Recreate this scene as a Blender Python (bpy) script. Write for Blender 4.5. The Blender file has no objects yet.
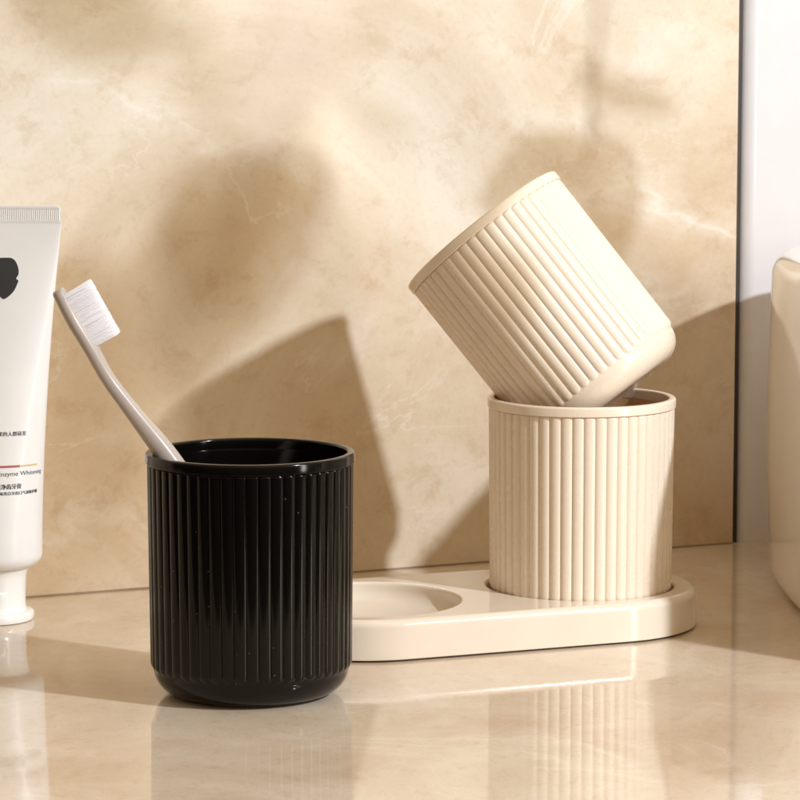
import bpy, bmesh, math, random
from math import sin, cos, pi, radians, sqrt, atan2
from mathutils import Vector, Matrix, Quaternion

S = 0.001                       # everything below is laid out in millimetres
scn = bpy.context.scene
col = scn.collection
random.seed(7)

# ------------------------------------------------------------------ helpers
def mesh_obj(name, verts, faces, mat, parent=None, smooth=True, sharp=None):
    me = bpy.data.meshes.new(name)
    me.from_pydata([(v[0]*S, v[1]*S, v[2]*S) for v in verts], [], faces)
    me.validate()
    bm = bmesh.new(); bm.from_mesh(me)
    bmesh.ops.remove_doubles(bm, verts=bm.verts, dist=1e-7)
    bmesh.ops.recalc_face_normals(bm, faces=bm.faces)
    bm.to_mesh(me); bm.free()
    if smooth:
        for p in me.polygons: p.use_smooth = True
        if sharp: me.set_sharp_from_angle(angle=radians(sharp))
    mats = mat if isinstance(mat, (list, tuple)) else [mat]
    for m in mats: me.materials.append(m)
    o = bpy.data.objects.new(name, me)
    col.objects.link(o)
    if parent: o.parent = parent
    return o

def tag(o, label=None, cat=None, group=None, kind=None):
    if label: o['label'] = label
    if cat: o['category'] = cat
    if group: o['group'] = group
    if kind: o['kind'] = kind
    return o

def thing(name, label, cat, loc=(0, 0, 0), group=None):
    o = bpy.data.objects.new(name, None)
    o.empty_display_size = 0.02
    col.objects.link(o)
    o.location = (loc[0]*S, loc[1]*S, loc[2]*S)
    return tag(o, label, cat, group)

def lathe(profile, n, rfun=None):
    """profile: list of (r, z); rfun(theta, i) -> radius override"""
    V = []; Fc = []
    for i, (r, z) in enumerate(profile):
        for k in range(n):
            t = 2*pi*k/n
            rr = rfun(t, i) if rfun else r
            V.append((rr*cos(t), rr*sin(t), z))
    for i in range(len(profile)-1):
        for k in range(n):
            k2 = (k+1) % n
            Fc.append((i*n+k, i*n+k2, (i+1)*n+k2, (i+1)*n+k))
    return V, Fc

def cap(V, Fc, i, n, z):
    c = len(V); V.append((0, 0, z))
    for k in range(n): Fc.append((i*n+k, i*n+(k+1) % n, c))

def arc(cx, cz, r, a0, a1, n):
    return [(cx + r*cos(radians(a0+(a1-a0)*i/n)), cz + r*sin(radians(a0+(a1-a0)*i/n))) for i in range(n+1)]

# ------------------------------------------------------------------ materials
def new_mat(name):
    m = bpy.data.materials.new(name); m.use_nodes = True
    nt = m.node_tree; b = nt.nodes['Principled BSDF']
    return m, nt, b

def N(nt, t, **kw):
    n = nt.nodes.new(t)
    for k, v in kw.items():
        if k in n.inputs.keys() if isinstance(k, str) else False: n.inputs[k].default_value = v
        else: setattr(n, k, v)
    return n

def noise(nt, vec, scale, detail=6, rough=0.55, dist=0.0):
    n = nt.nodes.new('ShaderNodeTexNoise')
    n.inputs['Scale'].default_value = scale; n.inputs['Detail'].default_value = detail
    n.inputs['Roughness'].default_value = rough; n.inputs['Distortion'].default_value = dist
    if vec: nt.links.new(vec, n.inputs['Vector'])
    return n

def ramp(nt, fac, stops):
    r = nt.nodes.new('ShaderNodeValToRGB')
    e = r.color_ramp.elements
    while len(e) < len(stops): e.new(0.5)
    for el, (p, c) in zip(e, stops):
        el.position = p; el.color = (*c, 1) if len(c) == 3 else c
    nt.links.new(fac, r.inputs['Fac'])
    return r

def mixc(nt, fac, a, b, mode='MIX'):
    m = nt.nodes.new('ShaderNodeMix'); m.data_type = 'RGBA'; m.blend_type = mode
    for sock, v in ((m.inputs[0], fac), (m.inputs[6], a), (m.inputs[7], b)):
        if hasattr(v, 'links') or isinstance(v, bpy.types.NodeSocket): nt.links.new(v, sock)
        elif isinstance(v, (int, float)): sock.default_value = v
        else: sock.default_value = (*v, 1)
    return m.outputs[2]

def coords(nt, scale=(1, 1, 1), rot=(0, 0, 0)):
    tc = nt.nodes.new('ShaderNodeTexCoord'); mp = nt.nodes.new('ShaderNodeMapping')
    mp.inputs['Scale'].default_value = scale; mp.inputs['Rotation'].default_value = rot
    nt.links.new(tc.outputs['Object'], mp.inputs['Vector'])
    return mp.outputs['Vector']

def plastic(name, color, rough=0.3, coat=0.0, sss=0.0, sscale=0.002, var=0.04, bump=0.05, bscale=400, spec=0.5):
    m, nt, b = new_mat(name)
    v = coords(nt)
    n = noise(nt, v, 60, 4)
    dark = tuple(c*(1-var) for c in color); lite = tuple(min(1, c*(1+var)) for c in color)
    r = ramp(nt, n.outputs['Fac'], [(0.3, dark), (0.7, lite)])
    nt.links.new(r.outputs['Color'], b.inputs['Base Color'])
    n2 = noise(nt, v, 130, 3)
    mr = nt.nodes.new('ShaderNodeMapRange')
    mr.inputs['To Min'].default_value = rough*0.85; mr.inputs['To Max'].default_value = rough*1.15
    nt.links.new(n2.outputs['Fac'], mr.inputs['Value']); nt.links.new(mr.outputs[0], b.inputs['Roughness'])
    b.inputs['Coat Weight'].default_value = coat; b.inputs['Coat Roughness'].default_value = 0.08
    b.inputs['Specular IOR Level'].default_value = spec
    if sss:
        b.inputs['Subsurface Weight'].default_value = sss
        b.inputs['Subsurface Radius'].default_value = (1.0, 0.5, 0.2)
        b.inputs['Subsurface Scale'].default_value = sscale
    if bump:
        n3 = noise(nt, v, bscale, 2)
        bp = nt.nodes.new('ShaderNodeBump'); bp.inputs['Strength'].default_value = bump
        bp.inputs['Distance'].default_value = 0.0002
        nt.links.new(n3.outputs['Fac'], bp.inputs['Height']); nt.links.new(bp.outputs['Normal'], b.inputs['Normal'])
    return m

def marble(name, stops, vein, scale, stretch, rough, rot=(0, 0, 0), veinamt=0.35, fine=0.25, spec=0.5, hair=0.4, grain=0.35):
    m, nt, b = new_mat(name)
    v = coords(nt, stretch, rot)
    big = noise(nt, v, scale, 8, 0.62, 0.9)
    r = ramp(nt, big.outputs['Fac'], stops)
    # thin pale veins where a warped noise crosses its middle value
    wv = noise(nt, v, scale*0.8, 5, 0.55, 1.6)
    ab = nt.nodes.new('ShaderNodeMath'); ab.operation = 'SUBTRACT'; ab.inputs[1].default_value = 0.5
    nt.links.new(wv.outputs['Fac'], ab.inputs[0])
    ab2 = nt.nodes.new('ShaderNodeMath'); ab2.operation = 'ABSOLUTE'; nt.links.new(ab.outputs[0], ab2.inputs[0])
    vr = ramp(nt, ab2.outputs[0], [(0.0, (1, 1, 1)), (0.02, (0.45,)*3), (0.075, (0, 0, 0))])
    gate = noise(nt, v, scale*1.7, 3)
    gr = ramp(nt, gate.outputs['Fac'], [(0.45, (0, 0, 0)), (0.62, (1, 1, 1))])
    mu = nt.nodes.new('ShaderNodeMath'); mu.operation = 'MULTIPLY'
    nt.links.new(vr.outputs['Color'], mu.inputs[0]); nt.links.new(gr.outputs['Color'], mu.inputs[1])
    mu2 = nt.nodes.new('ShaderNodeMath'); mu2.operation = 'MULTIPLY'; mu2.inputs[1].default_value = veinamt
    nt.links.new(mu.outputs[0], mu2.inputs[0])
    c1 = mixc(nt, mu2.outputs[0], r.outputs['Color'], vein)
    fn = noise(nt, v, scale*14, 6, 0.7, 0.4)
    fr = ramp(nt, fn.outputs['Fac'], [(0.30, (0.80, 0.70, 0.58)), (0.47, (1, 1, 1)), (0.7, (1.0, 1.0, 1.0))])
    c2 = mixc(nt, fine, c1, fr.outputs['Color'], 'MULTIPLY')
    # crisp hairline veins and a fine grain
    hv = noise(nt, v, scale*1.15, 7, 0.6, 2.2)
    h1 = nt.nodes.new('ShaderNodeMath'); h1.operation = 'SUBTRACT'; h1.inputs[1].default_value = 0.47
    nt.links.new(hv.outputs['Fac'], h1.inputs[0])
    h2 = nt.nodes.new('ShaderNodeMath'); h2.operation = 'ABSOLUTE'; nt.links.new(h1.outputs[0], h2.inputs[0])
    hr = ramp(nt, h2.outputs[0], [(0.0, (1, 1, 1)), (0.004, (0.5,)*3), (0.011, (0, 0, 0))])
    hg = ramp(nt, noise(nt, v, scale*2.3, 3).outputs['Fac'], [(0.5, (0, 0, 0)), (0.64, (1, 1, 1))])
    h3 = nt.nodes.new('ShaderNodeMath'); h3.operation = 'MULTIPLY'
    nt.links.new(hr.outputs['Color'], h3.inputs[0]); nt.links.new(hg.outputs['Color'], h3.inputs[1])
    h4 = nt.nodes.new('ShaderNodeMath'); h4.operation = 'MULTIPLY'; h4.inputs[1].default_value = hair
    nt.links.new(h3.outputs[0], h4.inputs[0])
    c3 = mixc(nt, h4.outputs[0], c2, vein)
    gn = noise(nt, v, scale*75, 5, 0.75)
    gr2 = ramp(nt, gn.outputs['Fac'], [(0.33, (0.86, 0.80, 0.73)), (0.52, (1, 1, 1)), (0.7, (1, 1, 1))])
    c4 = mixc(nt, grain, c3, gr2.outputs['Color'], 'MULTIPLY')
    nt.links.new(c4, b.inputs['Base Color'])
    rn = noise(nt, v, scale*5, 4)
    mr = nt.nodes.new('ShaderNodeMapRange')
    mr.inputs['To Min'].default_value = rough*0.75; mr.inputs['To Max'].default_value = rough*1.3
    nt.links.new(rn.outputs['Fac'], mr.inputs['Value']); nt.links.new(mr.outputs[0], b.inputs['Roughness'])
    b.inputs['Specular IOR Level'].default_value = spec
    bp = nt.nodes.new('ShaderNodeBump'); bp.inputs['Strength'].default_value = 0.03
    bp.inputs['Distance'].default_value = 0.0005
    nt.links.new(fn.outputs['Fac'], bp.inputs['Height']); nt.links.new(bp.outputs['Normal'], b.inputs['Normal'])
    return m

M_cream = plastic('cream_plastic', (0.825, 0.708, 0.572), 0.27, 0.3, 0.0, 0.0025, 0.012, 0.0)
M_inner_shade = plastic('cream_inner_warm_shade', (0.66, 0.42, 0.20), 0.35, 0.0, 0.0, 0.0025, 0.012, 0.0)  # same cream plastic, with the warm shade inside the cup put into its colour
M_tray = plastic('cream_tray_plastic', (0.745, 0.655, 0.545), 0.16, 0.3, 0.15, 0.002, 0.02, 0.02)
M_pad = plastic('tray_foot_rubber', (0.10, 0.07, 0.05), 0.6)
M_white = plastic('white_tube_plastic', (0.82, 0.815, 0.80), 0.35, 0.15, 0.1, 0.002, 0.015, 0.03, 250)
M_capw = plastic('white_cap_plastic', (0.88, 0.87, 0.85), 0.25, 0.3, 0.1, 0.002, 0.015, 0.02)
M_brush = plastic('taupe_brush_plastic', (0.47, 0.405, 0.36), 0.33, 0.1, 0.1, 0.002, 0.03, 0.05)
M_brist = plastic('white_nylon', (0.97, 0.95, 0.96), 0.5, 0.0, 0.0, 0.002, 0.03, 0.0)
M_ink = plastic('dark_ink', (0.03, 0.03, 0.032), 0.45, 0, 0, 0.002, 0.1, 0.0)
M_ink2 = plastic('grey_ink', (0.09, 0.08, 0.08), 0.5, 0, 0, 0.002, 0.1, 0.0)
M_red = plastic('red_ink', (0.42, 0.10, 0.08), 0.45, 0, 0, 0.002, 0.05, 0.0)
M_gold = plastic('gold_ink', (0.66, 0.50, 0.22), 0.4, 0, 0, 0.002, 0.05, 0.0)
M_cer = plastic('white_ceramic', (0.91, 0.905, 0.895), 0.10, 0.5, 0.1, 0.002, 0.01, 0.0)
M_wwall = plastic('white_panel_paint', (0.73, 0.705, 0.70), 0.16, 0.3, 0, 0.002, 0.02, 0.02, 60)
M_foot_shade = plastic('brown_contact_shade', (0.34, 0.25, 0.16), 0.8)  # brown of the contact shade between wall and counter
M_seal = plastic('dark_joint', (0.035, 0.025, 0.018), 0.5, 0, 0, 0.002, 0.1, 0.05)
def leaf_mat():
    m, nt, b = new_mat('pale_thin_leaf')
    v = coords(nt); n = noise(nt, v, 40, 4)
    r = ramp(nt, n.outputs['Fac'], [(0.3, (0.10, 0.16, 0.05)), (0.7, (0.20, 0.26, 0.10))])
    nt.links.new(r.outputs['Color'], b.inputs['Base Color']); b.inputs['Roughness'].default_value = 0.45
    tr = nt.nodes.new('ShaderNodeBsdfTransparent'); tr.inputs['Color'].default_value = (1.0, 0.90, 0.74, 1)
    mx = nt.nodes.new('ShaderNodeMixShader'); mx.inputs[0].default_value = 0.48
    nt.links.new(b.outputs[0], mx.inputs[1]); nt.links.new(tr.outputs[0], mx.inputs[2])
    nt.links.new(mx.outputs[0], nt.nodes['Material Output'].inputs['Surface'])
    return m
M_leaf = leaf_mat()
M_stem = plastic('stem_brown', (0.12, 0.09, 0.04), 0.6, 0, 0, 0.002, 0.3, 0.1, 60)
M_pot = plastic('pot_clay', (0.45, 0.30, 0.22), 0.7, 0, 0, 0.002, 0.15, 0.1, 60)
M_soil = plastic('soil', (0.05, 0.035, 0.025), 0.9, 0, 0, 0.002, 0.3, 0.5, 60)

def black_mat():
    m, nt, b = new_mat('black_gloss_plastic')
    v = coords(nt)
    vo = nt.nodes.new('ShaderNodeTexVoronoi'); vo.inputs['Scale'].default_value = 230
    nt.links.new(v, vo.inputs['Vector'])
    r = ramp(nt, vo.outputs['Distance'], [(0.0, (0.09, 0.08, 0.07)), (0.05, (0.07, 0.06, 0.05)), (0.085, (0.003, 0.0025, 0.0022))])
    wn = nt.nodes.new('ShaderNodeSeparateColor'); nt.links.new(vo.outputs['Color'], wn.inputs[0])
    gt = nt.nodes.new('ShaderNodeMath'); gt.operation = 'GREATER_THAN'; gt.inputs[1].default_value = 0.76
    nt.links.new(wn.outputs[0], gt.inputs[0])
    c = mixc(nt, gt.outputs[0], (0.003, 0.0025, 0.0022), r.outputs['Color'])
    nt.links.new(c, b.inputs['Base Color'])
    n2 = noise(nt, v, 90, 4)
    mr = nt.nodes.new('ShaderNodeMapRange'); mr.inputs['To Min'].default_value = 0.08; mr.inputs['To Max'].default_value = 0.15
    nt.links.new(n2.outputs['Fac'], mr.inputs['Value']); nt.links.new(mr.outputs[0], b.inputs['Roughness'])
    b.inputs['Specular IOR Level'].default_value = 0.28
    return m
M_black = black_mat()

M_wall = marble('beige_marble_wall',
    [(0.28, (0.57, 0.405, 0.24)), (0.42, (0.68, 0.552, 0.40)), (0.55, (0.75, 0.65, 0.51)), (0.72, (0.86, 0.80, 0.70))],
    (0.93, 0.90, 0.84), 5.0, (1, 1, 1.2), 0.17, (0.3, 0.5, 0.2), 0.55, 0.55, hair=0.35, grain=0.34)
M_top = marble('polished_cream_stone',
    [(0.28, (0.56, 0.43, 0.30)), (0.46, (0.64, 0.525, 0.40)), (0.58, (0.69, 0.585, 0.465)), (0.76, (0.77, 0.69, 0.585))],
    (0.84, 0.77, 0.67), 10.0, (1.15, 0.85, 1), 0.02, (0, 0, radians(-18)), 0.4, 0.45, spec=0.85, hair=0.3, grain=0.5)

# ------------------------------------------------------------------ the setting
WA = radians(23.94)                       # the wall runs back to the right
W0 = Vector((-156.4, 1322.8, 0)); WD = Vector((cos(WA), sin(WA), 0)); WN = Vector((sin(WA), -cos(WA), 0))
def wall_box(name, t0, t1, z0, z1, front, back, mat, rl=0.0, rr=0.0):
    """slab along the wall line; front > 0 stands proud of the wall line; rl / rr round the left / right front edge"""
    sec = []
    nseg = 8
    if rl: sec += [(t0 + rl - rl*cos(radians(90*i/nseg)), front - rl + rl*sin(radians(90*i/nseg))) for i in range(nseg+1)]
    else: sec += [(t0, front)]
    if rr: sec += [(t1 - rr + rr*sin(radians(90*i/nseg)), front - rr + rr*cos(radians(90*i/nseg))) for i in range(nseg+1)]
    else: sec += [(t1, front)]
    sec += [(t1, back), (t0, back)]
    V = []; n = len(sec)
    for z in (z0, z1):
        for t, f in sec:
            p = W0 + WD*t + WN*f; V.append((p.x, p.y, z))
    Fc = [(i, (i+1) % n, n+(i+1) % n, n+i) for i in range(n)] + [tuple(range(n))[::-1], tuple(range(n, 2*n))]
    return mesh_obj(name, V, Fc, mat, None, True, 40)

t_end = 339.6
tag(wall_box('marble_wall', -520, t_end, -20, 900, 0, -25, M_wall, 0, 0.8), kind='structure')
tag(wall_box('joint_strip', t_end + 0.1, t_end + 3.2, -20, 900, -2.5, -24, M_seal), kind='structure')
tag(wall_box('white_wall', t_end + 3.4, 1100, -20, 900, -0.5, -25, M_wwall, 7.0), kind='structure')

tag(wall_box('wall_foot_shade', -520, t_end, 0.1, 0.75, 0.3, -1, M_foot_shade), kind='structure')  # thin dark strip standing in for the contact shade along the wall foot
YF = 955
V = [(-900, YF, 0), (1100, YF, 0), (1100, 2100, 0), (-900, 2100, 0), (-900, YF, -30), (1100, YF, -30), (1100, 2100, -30), (-900, 2100, -30)]
tag(mesh_obj('countertop', V, [(0, 1, 2, 3), (7, 6, 5, 4), (0, 4, 5, 1), (1, 5, 6, 2), (2, 6, 7, 3), (3, 7, 4, 0)], M_top, None, False), kind='structure')

# ------------------------------------------------------------------ ribbed cups
NR = 51
def make_cup(name, label, mat, h=87.5, group=None, inside=None):
    root = thing(name, label, 'cup', group=group)
    zt = h - 3.9                          # underside of the rim band
    z0 = 10.2                             # lower end of the ribs
    g0, g1 = 35.3, 35.95                  # groove radius, bottom and top
    A = 0.74                              # rib height
    pitch_half = pi*36/NR                 # mm
    n = NR*14
    prof = []                             # (groove radius, z, along) rows of the outside
    rows = [(0.0, 0.9, -1), (22, 0.9, -1), (24.5, 0.25, -1)]
    rows += [(r, z, -1) for r, z in arc(25.2, 10.0, 9.75, -90, -2, 12)]
    rows = [(min(r, g0), max(z, 0.0), k) for r, z, k in rows]
    zs = [z0 + pitch_half*(1-cos(radians(90*i/9))) for i in range(10)]
    zs += [z0 + pitch_half + 1.5, 30, 50, 70, zt - 2.6]
    zs += [zt - 0.8*(1-sin(radians(90*i/6))) if False else zt - 0.8*cos(radians(90*i/6)) for i in range(7)]
    for z in zs:
        f = (z - z0)/(zt - z0)
        rows.append((g0 + (g1 - g0)*f, z, 1))
    outer = len(rows)
    inner = [(34.45, zt + 0.15, -1), (34.3, zt - 1, -1), (33.4, 14, -1)] + [(r, z, -1) for r, z in arc(25.0, 11.0, 8.2, 0, -90, 8)] + [(0.0, 2.8, -1)]
    def rfun(t, i):
        r, z, k = (rows + [(g1, zt + 0.15, -1)] + inner)[i]
        if k < 0: return r
        u = ((t*NR/(2*pi)) % 1.0)*2 - 1            # -1..1 across one rib
        w = 0.0
        if z < z0 + pitch_half: w = 1 - (z - z0)/pitch_half
        elif z > zt - 0.8: w = (0.8 - (zt - z))/0.8
        d = 1 - u*u*0.985 - w*w
        hgt = d**0.68 if d > 0 else 0.0
        return r + A*hgt
    allrows = rows + [(g1, zt + 0.15, -1)] + inner
    pr = [(r, z) for r, z, k in allrows]
    _rows = allrows
    def rf(t, i):
        return rfun(t, i)
    V, Fc = lathe(pr, n, rf)
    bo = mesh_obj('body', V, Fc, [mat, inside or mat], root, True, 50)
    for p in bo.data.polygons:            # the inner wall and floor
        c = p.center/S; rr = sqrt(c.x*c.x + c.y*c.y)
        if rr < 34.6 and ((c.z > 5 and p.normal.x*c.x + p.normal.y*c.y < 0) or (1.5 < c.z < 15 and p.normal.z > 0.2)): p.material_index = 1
    # rim band with rounded lips
    ro, ri = 37.2, 34.3
    p = [(ri, zt), (ro - 0.25, zt)] + [(ro, zt + 0.25)] + arc(ro - 0.9, h - 0.9, 0.9, 0, 90, 5) + arc(ri + 0.8, h - 0.8, 0.8, 90, 180, 5) + [(ri, zt)]
    V, Fc = lathe(p, 192)
    mesh_obj('rim', V, Fc, mat, root, True, 40)
    return root

def copy_tree(o):
    c = o.copy(); col.objects.link(c)
    for ch in list(o.children):
        d = ch.copy(); col.objects.link(d); d.parent = c
    return c

BC = Vector((-53.7, 1136.5, 0))
CC = Vector((72.4, 1266.5, 4.5))
black = make_cup('ribbed_cup', 'glossy black ribbed cup holding the toothbrush', M_black, 88)
black.location = BC*S; black.scale = (1.01, 1.01, 1.0)
black.rotation_euler.z = 0.03
cream = make_cup('ribbed_cup', 'upright cream ribbed cup standing in the tray recess', M_cream, 87.5, 'cream ribbed cups', M_inner_shade)
cream.location = CC*S; cream.scale = (1.01, 1.01, 1.0)
tilt = copy_tree(cream)
tag(tilt, 'tilted cream ribbed cup balanced in the mouth of the upright cream cup', 'cup', 'cream ribbed cups')
# axis of the tilted cup: base -> mouth, up to the left and a little away from the viewer
PITCH = radians(6.95)
R_ = Vector((1, 0, 0)); U_ = Vector((0, sin(PITCH), cos(PITCH))); F_ = Vector((0, cos(PITCH), -sin(PITCH)))
ax = (R_*-0.617 + U_*0.787 + F_*0.08).normalized()
base = Vector((86.4, 1267.5, 90.2))
tilt.rotation_mode = 'QUATERNION'
q = Vector((0, 0, 1)).rotation_difference(ax)
tilt.rotation_quaternion = q @ Quaternion((0, 0, 1), 0.02)
tilt.location = base*S

# ------------------------------------------------------------------ tray with two round recesses
C1 = Vector((-13.6, 1234)); C2 = Vector((72.4, 1268))
def make_tray():
    root = thing('cup_tray', 'cream oblong tray with two round recesses under the upright cream cup', 'tray', (C2.x, C2.y, 0))
    T = 16.0; Z0 = 0.7; R = 46.8
    d = (C2 - C1); L = d.length; a = atan2(d.y, d.x)
    NS = 48
    def outline(r):
        pts = []
        for i in range(NS+1):
            t = -pi/2 + pi*i/NS; pts.append((r*cos(t), r*sin(t)))
        for i in range(NS+1):
            t = pi/2 + pi*i/NS; pts.append((-L + r*cos(t), r*sin(t)))
        return pts
    def loft(rows):
        V = []; Fc = []
        for r, z in rows:
            V += [(x, y, z) for x, y in outline(r)]
        n = 2*(NS+1)
        for i in range(len(rows)-1):
            for k in range(n): Fc.append((i*n+k, i*n+(k+1) % n, (i+1)*n+(k+1) % n, (i+1)*n+k))
        Fc.append(tuple(range(n))[::-1]); Fc.append(tuple(range((len(rows)-1)*n, len(rows)*n)))
        return V, Fc
    rows = [(R - 0.8, Z0), (R - 0.2, Z0 + 0.25), (R, Z0 + 0.9), (R - 0.3, T - 3.2)]
    rows += [(R - 0.3 - 3.0 + x, z) for x, z in arc(3.0, T - 3.0, 0, 0, 0, 1)[:0]]
    rows += [(x, z) for x, z in arc(R - 3.3, T - 3.0, 3.0, 0, 90, 9)]
    V, Fc = loft(rows)
    body = mesh_obj('tray_body', V, Fc, M_tray, None, True)
    cutters = []
    for cx, rad, floor, fil in ((0, 37.4, 4.5, 2.0), (-L, 37.2, 8.6, 5.6)):
        lip = 1.4
        p = [(0, floor)] + [(rad - fil, floor)] + arc(rad - fil, floor + fil, fil, -90, 0, 9)[1:]
        p += [(rad + lip - lip*cos(radians(g)), T - lip + lip*sin(radians(g))) for g in (0, 15, 30, 45, 60, 75, 88)]
        p += [(rad + lip + 0.3, T + 4), (0, T + 4)]
        V, Fc = lathe(p, 128)
        V = [(x + cx, y, z) for x, y, z in V]
        c = mesh_obj('cutter', V, Fc, M_tray, None, True)
        cutters.append(c)
        md = body.modifiers.new('cut', 'BOOLEAN'); md.operation = 'DIFFERENCE'; md.solver = 'EXACT'; md.object = c
    dg = bpy.context.evaluated_depsgraph_get()
    me = bpy.data.meshes.new_from_object(body.evaluated_get(dg))
    body.modifiers.clear(); body.data = me
    for c in cutters: bpy.data.objects.remove(c)
    for p in me.polygons: p.use_smooth = True
    me.set_sharp_from_angle(angle=radians(35))
    wn = body.modifiers.new('normals', 'WEIGHTED_NORMAL'); wn.keep_sharp = True; wn.weight = 100
    body.parent = root
    V, Fc = loft([(R - 2.2, 0.0), (R - 2.2, Z0 + 0.2)])
    mesh_obj('foot_pad', V, Fc, M_pad, root, False)
    root.rotation_euler.z = a
    return root
make_tray()

# ------------------------------------------------------------------ toothbrush
def catmull(P, m=10):
    out = []
    n = len(P)
    for i in range(n-1):
        p0 = P[max(i-1, 0)]; p1 = P[i]; p2 = P[i+1]; p3 = P[min(i+2, n-1)]
        for j in range(m):
            t = j/m
            out.append(tuple(0.5*(2*b + (c-a)*t + (2*a-5*b+4*c-d)*t*t + (-a+3*b-3*c+d)*t**3) for a, b, c, d in zip(p0, p1, p2, p3)))
    out.append(tuple(P[-1]))
    return out

def make_brush():
    root = thing('toothbrush', 'taupe toothbrush with white bristles leaning in the black cup', 'toothbrush', (-24, 1133, 6))
    # x, y, z, thickness (seen from the side), width (towards the viewer)
    P = [(-120.4, 1129, 145.2, 4.8, 9.0), (-115.5, 1129, 136.0, 5.4, 12.6), (-110.2, 1129, 127.0, 5.3, 11.8), (-103.6, 1129, 114.9, 5.0, 7.6),
         (-94.6, 1129, 102.6, 5.8, 8.2), (-84.6, 1129, 89.6, 7.4, 10.2), (-75, 1130, 76, 7.6, 11.5), (-50, 1132, 42, 7.6, 12.0), (-25, 1134, 8.5, 6.0, 10.0)]
    Q = catmull(P, 9)
    C = [Vector(p[:3]) for p in Q]
    n = 20; V = []; Fc = []
    depth = Vector((0, 1, 0))
    frames = []
    for i, c in enumerate(C):
        t = (C[min(i+1, len(C)-1)] - C[max(i-1, 0)]).normalized()
        nrm = depth.cross(t).normalized()       # in the picture plane
        if nrm.x < 0: nrm = -nrm
        bin_ = t.cross(nrm).normalized()
        frames.append((t, nrm, bin_))
    def ring(c, nrm, b, th, w):
        s = len(V)
        for k in range(n):
            a = 2*pi*k/n; e = 0.72
            x = abs(cos(a))**e*(1 if cos(a) >= 0 else -1); y = abs(sin(a))**e*(1 if sin(a) >= 0 else -1)
            p = c + nrm*(x*th/2) + b*(y*w/2); V.append(tuple(p))
        return s
    rings = []
    t, nr, b = frames[0]
    for k in range(5):
        g = radians(90*k/5)
        rings.append(ring(C[0] - t*1.6*cos(g), nr, b, Q[0][3]*(0.55 + 0.45*sin(g)), Q[0][4]*(0.35 + 0.65*sin(g))))
    for i in range(len(C)): rings.append(ring(C[i], frames[i][1], frames[i][2], Q[i][3], Q[i][4]))
    t, nr, b = frames[-1]
    for k in range(1, 5):
        g = radians(90*k/5)
        rings.append(ring(C[-1] + t*2.6*sin(g), nr, b, Q[-1][3]*cos(g), Q[-1][4]*cos(g)))
    for r0, r1 in zip(rings, rings[1:]):
        for k in range(n): Fc.append((r0+k, r0+(k+1) % n, r1+(k+1) % n, r1+k))
    Fc.append(tuple(range(rings[0], rings[0]+n))[::-1]); Fc.append(tuple(range(rings[-1], rings[-1]+n)))
    inv = Vector((-24, 1133, 6))
    V = [(v[0]-inv.x, v[1]-inv.y, v[2]-inv.z) for v in V]
    mesh_obj('handle', V, Fc, M_brush, root, True, 60)
    # bristles: tufts of fine filaments in rows across the head
    V = []; Fc = []
    rnd = random.Random(3)
    a0 = Vector((-118.3, 1129, 145.2)); a1 = Vector((-107.9, 1129, 126.8))
    along = (a1 - a0); ln = along.length; along.normalize()
    nrm = Vector((along.z, 0, -along.x)); nrm = nrm if nrm.x > 0 else -nrm
    NT = 11
    for i in range(NT):
        for j in range(5):
            c = a0 + along*(ln*(i + 0.5)/NT) + Vector((0, (j - 2)*1.9, 0))
            for k in range(52):
                r = 1.12*sqrt(rnd.random()); g = rnd.random()*2*pi
                off = along*(r*cos(g)) + Vector((0, r*sin(g)*1.08, 0))
                h = 9.9 + rnd.uniform(-0.28, 0.1) - 0.4*(i/NT)
                p0 = c + off*0.9 - nrm*0.6; p1 = c + off*1.08 + nrm*h + along*rnd.uniform(-.12, .12) + Vector((0, rnd.uniform(-.12, .12), 0))
                fr = 0.10
                s = len(V)
                for p, q_ in ((p0, fr), (p1 - nrm*0.15, fr), (p1, fr*0.4)):
                    for m in range(5):
                        aa = 2*pi*m/5
                        v = p + along*(q_*cos(aa)) + Vector((0, q_*sin(aa), 0)) - inv
                        V.append(tuple(v))
                for lv in range(2):
                    for m in range(5): Fc.append((s+lv*5+m, s+lv*5+(m+1) % 5, s+lv*5+5+(m+1) % 5, s+lv*5+5+m))
                Fc.append(tuple(range(s+10, s+15)))
    mesh_obj('bristles', V, Fc, M_brist, root, True, 60)
    return root
make_brush()

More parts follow.
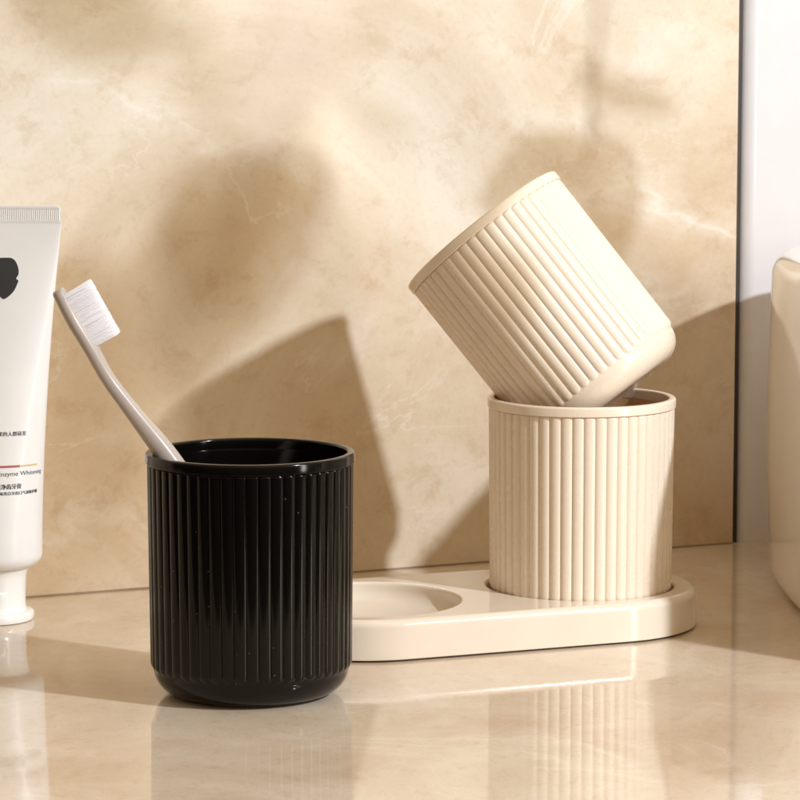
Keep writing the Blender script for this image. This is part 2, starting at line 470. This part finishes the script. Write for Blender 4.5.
# ------------------------------------------------------------------ toothpaste tube standing on its cap
TC = Vector((-164.5, 1276, 0))
def make_tube():
    root = thing('toothpaste_tube', 'white toothpaste tube with black printing standing on its cap', 'tube', TC)
    zs0, zs1 = 25.5, 167.5
    r0 = 19.9; a_top = 29.6
    def ab(z):
        f = max(0.0, min(1.0, (z - zs0 - 4)/(zs1 - 7 - zs0 - 4)))
        a = r0 + (a_top - 0.03 - r0)*(0.18*f + 0.82*f**1.7); b = r0 + (0.75 - r0)*(f**1.25)
        return a, b
    n = 96
    rows = []
    # shoulder, then the body up to the flat seal
    for x, z in ((8.5, 21.2), (11, 21.0), (14.4, 21.8)): rows.append((x, x, z))
    for x, z in arc(14.6, 27.4, 5.3, -75, 0, 8): rows.append((x, x, z))
    for i in range(1, 41):
        z = zs0 + 3 + (zs1 - 7.2 - zs0 - 3)*i/40
        a, b = ab(z); rows.append((a, b, z))
    V = []; Fc = []
    for a, b, z in rows:
        for k in range(n):
            t = 2*pi*k/n; V.append((a*cos(t), b*sin(t), z))
    for i in range(len(rows)-1):
        for k in range(n): Fc.append((i*n+k, i*n+(k+1) % n, (i+1)*n+(k+1) % n, (i+1)*n+k))
    Fc.append(tuple(range(n))[::-1]); Fc.append(tuple(range((len(rows)-1)*n, len(rows)*n)))
    mesh_obj('tube_body', V, Fc, M_white, root, True, 50)
    # crimped seal: vertical fine grooves, rounded upper corners
    zc0, zc1 = zs1 - 7.3, zs1
    V = []; Fc = []
    nx = 158; W = a_top; cr = 2.6
    zr = [zc0, zc0 + 0.5, zc0 + 1.4] + [zc0 + 1.5, zc0 + 6.0, zc0 + 6.1] + [zc1 - 1.2, zc1 - 0.25, zc1]
    for sgn in (-1, 1):
        for zi, z in enumerate(zr):
            for k in range(nx+1):
                u = -1 + 2*k/nx; x = W*u
                e = W - abs(x)
                ztop = zc1 - (cr - sqrt(max(0, cr*cr - (cr - e)**2)) if e < cr else 0)
                zz = min(z, ztop)
                th = 0.75 if zi not in (len(zr)-1,) else 0.45
                if zi in (3, 4): th = 0.75 - (0.26 if (k % 2) == 0 else 0)
                if e < 0.4: th = min(th, 0.4)
                bl = min(1.0, (z - zc0)/3.0); th = th*bl + (1 - bl)*0.75*sqrt(max(0.0, 1 - u*u)) + 0.004
                V.append((x, sgn*th, zz))
    m = nx+1; L = len(zr)
    for s in (0, 1):
        for i in range(L-1):
            for k in range(nx):
                o = s*L*m; Fc.append((o+i*m+k, o+i*m+k+1, o+(i+1)*m+k+1, o+(i+1)*m+k))
    for k in range(nx):
        Fc.append(((L-1)*m+k, (L-1)*m+k+1, L*m+(L-1)*m+k+1, L*m+(L-1)*m+k))
        Fc.append((k, k+1, L*m+k+1, L*m+k))
    for k in (0, nx):
        for i in range(L-1): Fc.append((i*m+k, (i+1)*m+k, L*m+(i+1)*m+k, L*m+i*m+k))
    mesh_obj('crimp_seal', V, Fc, M_white, root, True, 30)
    # cap: neck, flared foot
    p = [(0, 0), (15.0, 0), (15.9, 0.35), (16.3, 1.2)] + arc(15.0, 2.6, 1.3, 0, 80, 5) + [(13.6, 4.2), (13.1, 5.2), (12.9, 7.0), (13.0, 14), (13.3, 18.0), (13.9, 20.2), (14.8, 21.6), (14.4, 22.2), (0, 22.2)]
    V, Fc = lathe(p, 96)
    capo = mesh_obj('flip_cap', V, Fc, M_capw, root, True, 35)
    # thumb notch lip on the cap, facing the viewer
    V = []; Fc = []
    for i in range(17):
        g = radians(-125 + 70*i/16)
        fall = 1 - abs((i - 8)/8)**4
        for rr, z in ((12.9, 13.2), (12.9 + 0.75*fall, 12.9), (12.9 + 0.9*fall, 12.3), (12.9, 9.2)):
            V.append((rr*cos(g), rr*sin(g), z))
    for i in range(16):
        for k in range(3): Fc.append((i*4+k, i*4+4+k, i*4+5+k, i*4+1+k))
    mesh_obj('opening_lip', V, Fc, M_capw, capo, True, 60)

    # printing, laid on the front of the tube: s is the arc length from the middle of the front
    def wrap(s, z, lift):
        a, b = ab(z)
        lo = -pi/2
        m = 60; t = 0.0; acc = 0.0; step = 0.03
        sg = 1 if s >= 0 else -1
        while acc < abs(s) and t < 2.5:
            ds = sqrt((a*cos(t + step/2))**2 + (b*sin(t + step/2))**2)*step
            if acc + ds > abs(s):
                t += step*(abs(s) - acc)/ds; acc = abs(s); break
            acc += ds; t += step
        x = a*sin(t)*sg; y = -b*cos(t)
        nv = Vector((sin(t)*sg/a, -cos(t)/b, 0)).normalized()
        return (x + nv.x*lift, y + nv.y*lift, z)
    def flat_to_tube(name, verts, faces, mat, lift=0.11):
        return mesh_obj(name, [wrap(x, z, lift) for x, z in verts], faces, mat, root, True)
    def text(name, body, s, z, size, mat, squeeze=1.0, fat=0.0):
        cu = bpy.data.curves.new(name, 'FONT'); cu.body = body; cu.size = 1.0; cu.resolution_u = 3
        o = bpy.data.objects.new(name, cu); col.objects.link(o)
        dg = bpy.context.evaluated_depsgraph_get(); dg.update()
        me = bpy.data.meshes.new_from_object(o.evaluated_get(dg))
        bm = bmesh.new(); bm.from_mesh(me)
        bmesh.ops.triangulate(bm, faces=bm.faces)
        bmesh.ops.subdivide_edges(bm, edges=[e for e in bm.edges if e.calc_length() > 0.3], cuts=2)
        bmesh.ops.triangulate(bm, faces=bm.faces)
        vs = []; fs = []
        for dx, dz in ((-fat, 0), (fat, 0)) if fat else ((0, 0),):
            k0 = len(vs)
            vs += [(s + (v.co.x + dx)*size*squeeze, z + (v.co.y + dz)*size) for v in bm.verts]
            fs += [tuple(k0 + v.index for v in f.verts) for f in bm.faces]
        bm.free(); bpy.data.objects.remove(o); bpy.data.curves.remove(cu); bpy.data.meshes.remove(me)
        h = len(vs)//2 if fat else len(vs)
        return mesh_obj(name, [wrap(x, z_, 0.11 + (0.02 if q >= h else 0)) for q, (x, z_) in enumerate(vs)], fs, mat, root, True)
    def strip(name, s0, s1, z0, z1, mat):
        k = 40; vs = []; fs = []
        for i in range(k+1):
            s = s0 + (s1 - s0)*i/k; vs += [(s, z0), (s, z1)]
        for i in range(k): fs.append((2*i, 2*i+2, 2*i+3, 2*i+1))
        return flat_to_tube(name, vs, fs, mat)
    text('print_line', '适合有美白需求的人群研发', -6.6, 76.6, 1.98, M_ink, 0.98, 0.02)
    strip('red_line', -14, 14.0, 64.0, 64.85, M_red)
    strip('gold_line', 14.0, 22.6, 64.1, 64.75, M_gold)
    text('print_line', 'Enzyme Whitening', 4.9, 60.7, 2.5, M_ink, 1.1, 0.0)
    text('print_title', '酵素美白净齿牙膏', -2.2, 55.6, 2.3, M_ink, 0.93, 0.04)
    text('print_line', '清新口中异味亮白牙齿口气清新护龈', -2.2, 53.2, 1.5, M_ink, 1.06, 0.03)
    # dark blot-shaped emblem
    pts = [(-8, 146.6), (4.4, 146.9), (7.2, 146.6), (8.7, 145.2), (9.7, 142.6), (9.75, 140.4), (9.2, 139.4), (8.9, 138.6), (9.7, 137.9), (9.5, 137.0), (8.0, 133.8), (5.6, 131.4), (3.8, 130.6), (2.4, 131.6), (0, 132.6), (-4, 132), (-8, 134), (-10, 140)]
    ring = catmull([(a_, b_) for a_, b_ in pts + pts[:1]], 5)[:-1]
    ring = [(x + 2.9, z) for x, z in ring]
    cxm = sum(p[0] for p in ring)/len(ring); czm = sum(p[1] for p in ring)/len(ring)
    vs = [(cxm, czm)]; fs = []; K = 6; nr_ = len(ring)
    for k in range(1, K+1):
        vs += [(cxm + (x-cxm)*k/K, czm + (z-czm)*k/K) for x, z in ring]
    for i in range(nr_): fs.append((0, 1+i, 1+(i+1) % nr_))
    for k in range(K-1):
        for i in range(nr_):
            o0 = 1+k*nr_; o1 = o0+nr_; fs.append((o0+i, o0+(i+1) % nr_, o1+(i+1) % nr_, o1+i))
    flat_to_tube('emblem', vs, fs, M_ink)
    root.rotation_euler.z = radians(-2)
    return root
make_tube()

# ------------------------------------------------------------------ white basin
def make_basin():
    H = 143.5
    cx, cy = 334.5, 1330.0
    root = thing('wash_basin', 'white rounded ceramic basin cut off by the right edge', 'basin', (cx, cy, 0))
    def loop(inset, z, r):
        pts = []
        for i in range(96):
            t = 2*pi*i/96
            c, s_ = cos(t), sin(t)
            n = 2.7 if s_ > 0 else 2.4
            a = 178.5 - inset; b = (138.0 if s_ > 0 else 234.0) - inset
            x = abs(c)**(2/n)*(1 if c >= 0 else -1); y = abs(s_)**(2/n)*(1 if s_ >= 0 else -1)
            pts.append((a*x, b*y, z))
        return pts
    rows = [(60, 0.6), (16, 0.6), (10, 0.2)]
    for i in range(1, 9):
        g = radians(90*i/8); rows.append((10 - 8*sin(g), 0.2 + 12*(1-cos(g))))
    rows += [(1.0, 24), (0.2, 50), (0, 80), (0.4, 105), (1.2, H - 14)]
    for i in range(1, 10):
        g = radians(90*i/9); rows.append((1.2 + 9*(1-cos(g)), H - 11 + 11*sin(g)))
    rows += [(19, H - 0.1), (23, H - 1.5), (28, H - 12), (40, 70), (60, 40), (90, 30), (120, 28)]
    V = []; Fc = []
    for ins, z in rows: V += loop(ins, z, 72)
    n = 96
    for i in range(len(rows)-1):
        for k in range(n): Fc.append((i*n+k, i*n+(k+1) % n, (i+1)*n+(k+1) % n, (i+1)*n+k))
    Fc.append(tuple(range(n))[::-1]); Fc.append(tuple(range((len(rows)-1)*n, len(rows)*n)))
    mesh_obj('bowl', V, Fc, M_cer, root, True, 60)
    p = [(0, 0), (20, 0), (22, 1.2), (20, 2.6), (12, 2.2), (0, 2.0)]
    V, Fc = lathe(p, 48)
    mesh_obj('drain', [(x, y, z + 28.2) for x, y, z in V], Fc, M_seal, root, True, 40)
make_basin()

# ------------------------------------------------------------------ light
LAMP = Vector((830, 610, 715))
PLANT = True

def wall_pt(t, z, f):
    """a point a fraction f of the way from the wall (t along it, z up) to the lamp"""
    p = W0 + WD*t + Vector((0, 0, z))
    return p + (LAMP - p)*f

def tube_mesh(name, pts, rads, mat, parent, org, n=10):
    Q = catmull([(*p, r) for p, r in zip(pts, rads)], 8)
    V = []; Fc = []
    C = [Vector(q[:3]) for q in Q]
    for i, c in enumerate(C):
        t = (C[min(i+1, len(C)-1)] - C[max(i-1, 0)]).normalized()
        u = t.cross(Vector((0.3, 1, 0.2))).normalized(); v = t.cross(u)
        for k in range(n):
            a = 2*pi*k/n; V.append(tuple(c + (u*cos(a) + v*sin(a))*Q[i][3] - org))
    for i in range(len(C)-1):
        for k in range(n): Fc.append((i*n+k, i*n+(k+1) % n, (i+1)*n+(k+1) % n, (i+1)*n+k))
    Fc.append(tuple(range(n))[::-1]); Fc.append(tuple(range((len(C)-1)*n, len(C)*n)))
    return mesh_obj(name, V, Fc, mat, parent, True, 60)

def make_plant():
    """the leafy plant beyond the right edge whose shadow lies on the marble"""
    org = Vector((600, 985, 0))
    root = thing('potted_plant', 'leafy plant in a clay pot beyond the right edge, casting leaf shadows', 'plant', org)
    p = [(0, 0), (48, 0), (50, 2), (62, 108), (66, 109), (67, 122), (61, 123), (60, 104), (0, 104)]
    V, Fc = lathe(p, 64); mesh_obj('pot', V, Fc, M_pot, root, True, 35)
    V, Fc = lathe([(0, 105), (30, 106.5), (59.5, 105)], 40); mesh_obj('soil', V, Fc, M_soil, root)
    node = wall_pt(135, 235, 0.56)
    top = Vector((node.x + 20, node.y - 20, node.z + 20))
    trunk = [org + Vector((0, 0, 104)), org + Vector((-12, 8, 230)), org + Vector((-50, 20, 380)), top]
    tube_mesh('stem', trunk, [5, 4.5, 3.5, 2.2], M_stem, root, org)
    # hanging twig nearer the wall
    tw = [wall_pt(268, 280, 0.40), wall_pt(268, 254, 0.30), wall_pt(266, 215, 0.22), wall_pt(263, 188, 0.20)]
    tube_mesh('twig', [top, (top + tw[0])/2 + Vector((0, 0, 25))] + tw, [1.2, 1.2, 1.2, 1.2, 1.2, 0.9], M_stem, root, org)
    def leaf(t, z, f, ln, wd, ang, att=None, curl=0.12):
        c = wall_pt(t, z, f); k = 1 - f
        d = (LAMP - c).normalized()
        ex = (WD - d*WD.dot(d)).normalized(); ez = d.cross(ex); ez = ez if ez.z > 0 else -ez
        a = radians(ang); u = ex*cos(a) + ez*sin(a); v = -ex*sin(a) + ez*cos(a)
        Lh = ln*k/2; Wh = wd*k/2
        V = []; Fc = []; nu = 14; nv = 6
        for i in range(nu+1):
            q = i/nu; w = max(0.02, (sin(pi*q**0.85))**0.8)*Wh
            for j in range(nv+1):
                r = -1 + 2*j/nv
                P = c + u*((2*q-1)*Lh) + v*(r*w) + d*(curl*Wh*(abs(r)**1.5) - curl*Lh*(2*q-1)**2)
                V.append(tuple(P - org))
        for i in range(nu):
            for j in range(nv): Fc.append((i*(nv+1)+j, i*(nv+1)+j+1, (i+1)*(nv+1)+j+1, (i+1)*(nv+1)+j))
        lf = mesh_obj('leaf', V, Fc, M_leaf, root)
        b0 = c - u*Lh
        if att is not None:
            tube_mesh('petiole', [b0, (b0 + att)/2 + Vector((0, 0, 6)), att], [0.9, 1.0, 1.3], M_stem, lf, org, 6)
    nod = wall_pt(263, 190, 0.20)
    leaf(236, 171, 0.20, 56, 36, 205, nod)
    leaf(274, 160, 0.20, 58, 32, -72, nod)
    leaf(284, 206, 0.24, 52, 16, -12, wall_pt(265, 212, 0.22))
    for a in SHADE_LEAVES: leaf(*a, top)
SHADE_LEAVES = [  # unseen leaves added along lamp rays to shade chosen parts of the wall
    # t along the wall, z, fraction, length, width, angle in degrees
    (111, 158, 0.27, 92, 46, -91), (84, 152, 0.31, 94, 52, -106), (76, 110, 0.30, 60, 40, -95),
    (62, 130, 0.33, 72, 46, -145), (92, 214, 0.33, 74, 38, 148), (30, 243, 0.30, 72, 36, 160), (140, 218, 0.36, 64, 18, 52),
    (156, 198, 0.36, 56, 16, -25), (110, 204, 0.33, 56, 36, -60),
    (36, 70, 0.34, 90, 54, -110), (18, 40, 0.34, 90, 56, -90), (50, 30, 0.33, 70, 50, -60), (12, 108, 0.33, 70, 44, -100), (30, 100, 0.36, 70, 40, -70),
]
make_plant()

def aim(o, target):
    d = (Vector(target) - o.location).normalized()
    o.rotation_mode = 'QUATERNION'; o.rotation_quaternion = d.to_track_quat('-Z', 'Y')
ld = bpy.data.lights.new('key_lamp', 'AREA'); ld.shape = 'DISK'; ld.size = 0.040; ld.energy = 14.6; ld.color = (0.82, 0.898, 1.0)
lo = bpy.data.objects.new('key_lamp', ld); col.objects.link(lo); lo.location = LAMP*S; aim(lo, (0, 1.3, 0.1))
def area(name, loc, target, sx, sy, power, color):
    d = bpy.data.lights.new(name, 'AREA'); d.shape = 'RECTANGLE'; d.size = sx; d.size_y = sy; d.energy = power; d.color = color
    o = bpy.data.objects.new(name, d); col.objects.link(o); o.location = loc; aim(o, target)
area('overhead_fill', (0.25, 0.85, 1.5), (0, 1.3, 0.1), 0.7, 0.7, 1.6, (1.0, 0.80, 0.58))  # added soft fill from above, not a lamp of the place
area('strip_lamp', (0.72, 0.72, 0.24), (0, 1.2, 0.08), 0.08, 0.5, 2.2, (1.0, 0.92, 0.82))

w = bpy.data.worlds.new('World'); scn.world = w; w.use_nodes = True
nt = w.node_tree; bg = nt.nodes['Background']
tc = nt.nodes.new('ShaderNodeTexCoord'); sp = nt.nodes.new('ShaderNodeSeparateXYZ')
nt.links.new(tc.outputs['Generated'], sp.inputs[0])
mr = nt.nodes.new('ShaderNodeMapRange'); mr.inputs['From Min'].default_value = -0.1; mr.inputs['From Max'].default_value = 0.9
nt.links.new(sp.outputs['Z'], mr.inputs['Value'])
r = ramp(nt, mr.outputs[0], [(0.0, (0.05, 0.04, 0.03)), (0.09, (0.10, 0.08, 0.055)), (0.16, (0.37, 0.275, 0.17)), (0.45, (0.47, 0.355, 0.22)), (1.0, (0.62, 0.47, 0.29))])
mx = nt.nodes.new('ShaderNodeMapRange'); mx.inputs['From Min'].default_value = -0.8; mx.inputs['From Max'].default_value = 0.6
mx.inputs['To Min'].default_value = 0.58; mx.inputs['To Max'].default_value = 1.12
nt.links.new(sp.outputs['X'], mx.inputs['Value'])
wc = mixc(nt, 1.0, r.outputs['Color'], mx.outputs[0], 'MULTIPLY')
nt.links.new(wc, bg.inputs['Color']); bg.inputs['Strength'].default_value = 1.1

# ------------------------------------------------------------------ camera
cd = bpy.data.cameras.new('camera'); cd.lens = 144.0; cd.sensor_width = 36.0; cd.sensor_fit = 'HORIZONTAL'
cd.clip_start = 0.05; cd.clip_end = 50
cd.dof.use_dof = True; cd.dof.focus_distance = 1.2; cd.dof.aperture_fstop = 64
co = bpy.data.objects.new('camera', cd); col.objects.link(co)
co.location = (0, 0, 244.9*S); co.rotation_euler = (radians(90) - PITCH, 0, 0)
scn.camera = co
scn.render.engine = 'CYCLES'
scn.view_settings.view_transform = 'Standard'; scn.view_settings.look = 'None'; scn.view_settings.exposure = 0
scn.cycles.use_denoising = True
scn.cycles.max_bounces = 12; scn.cycles.diffuse_bounces = 10; scn.cycles.glossy_bounces = 6
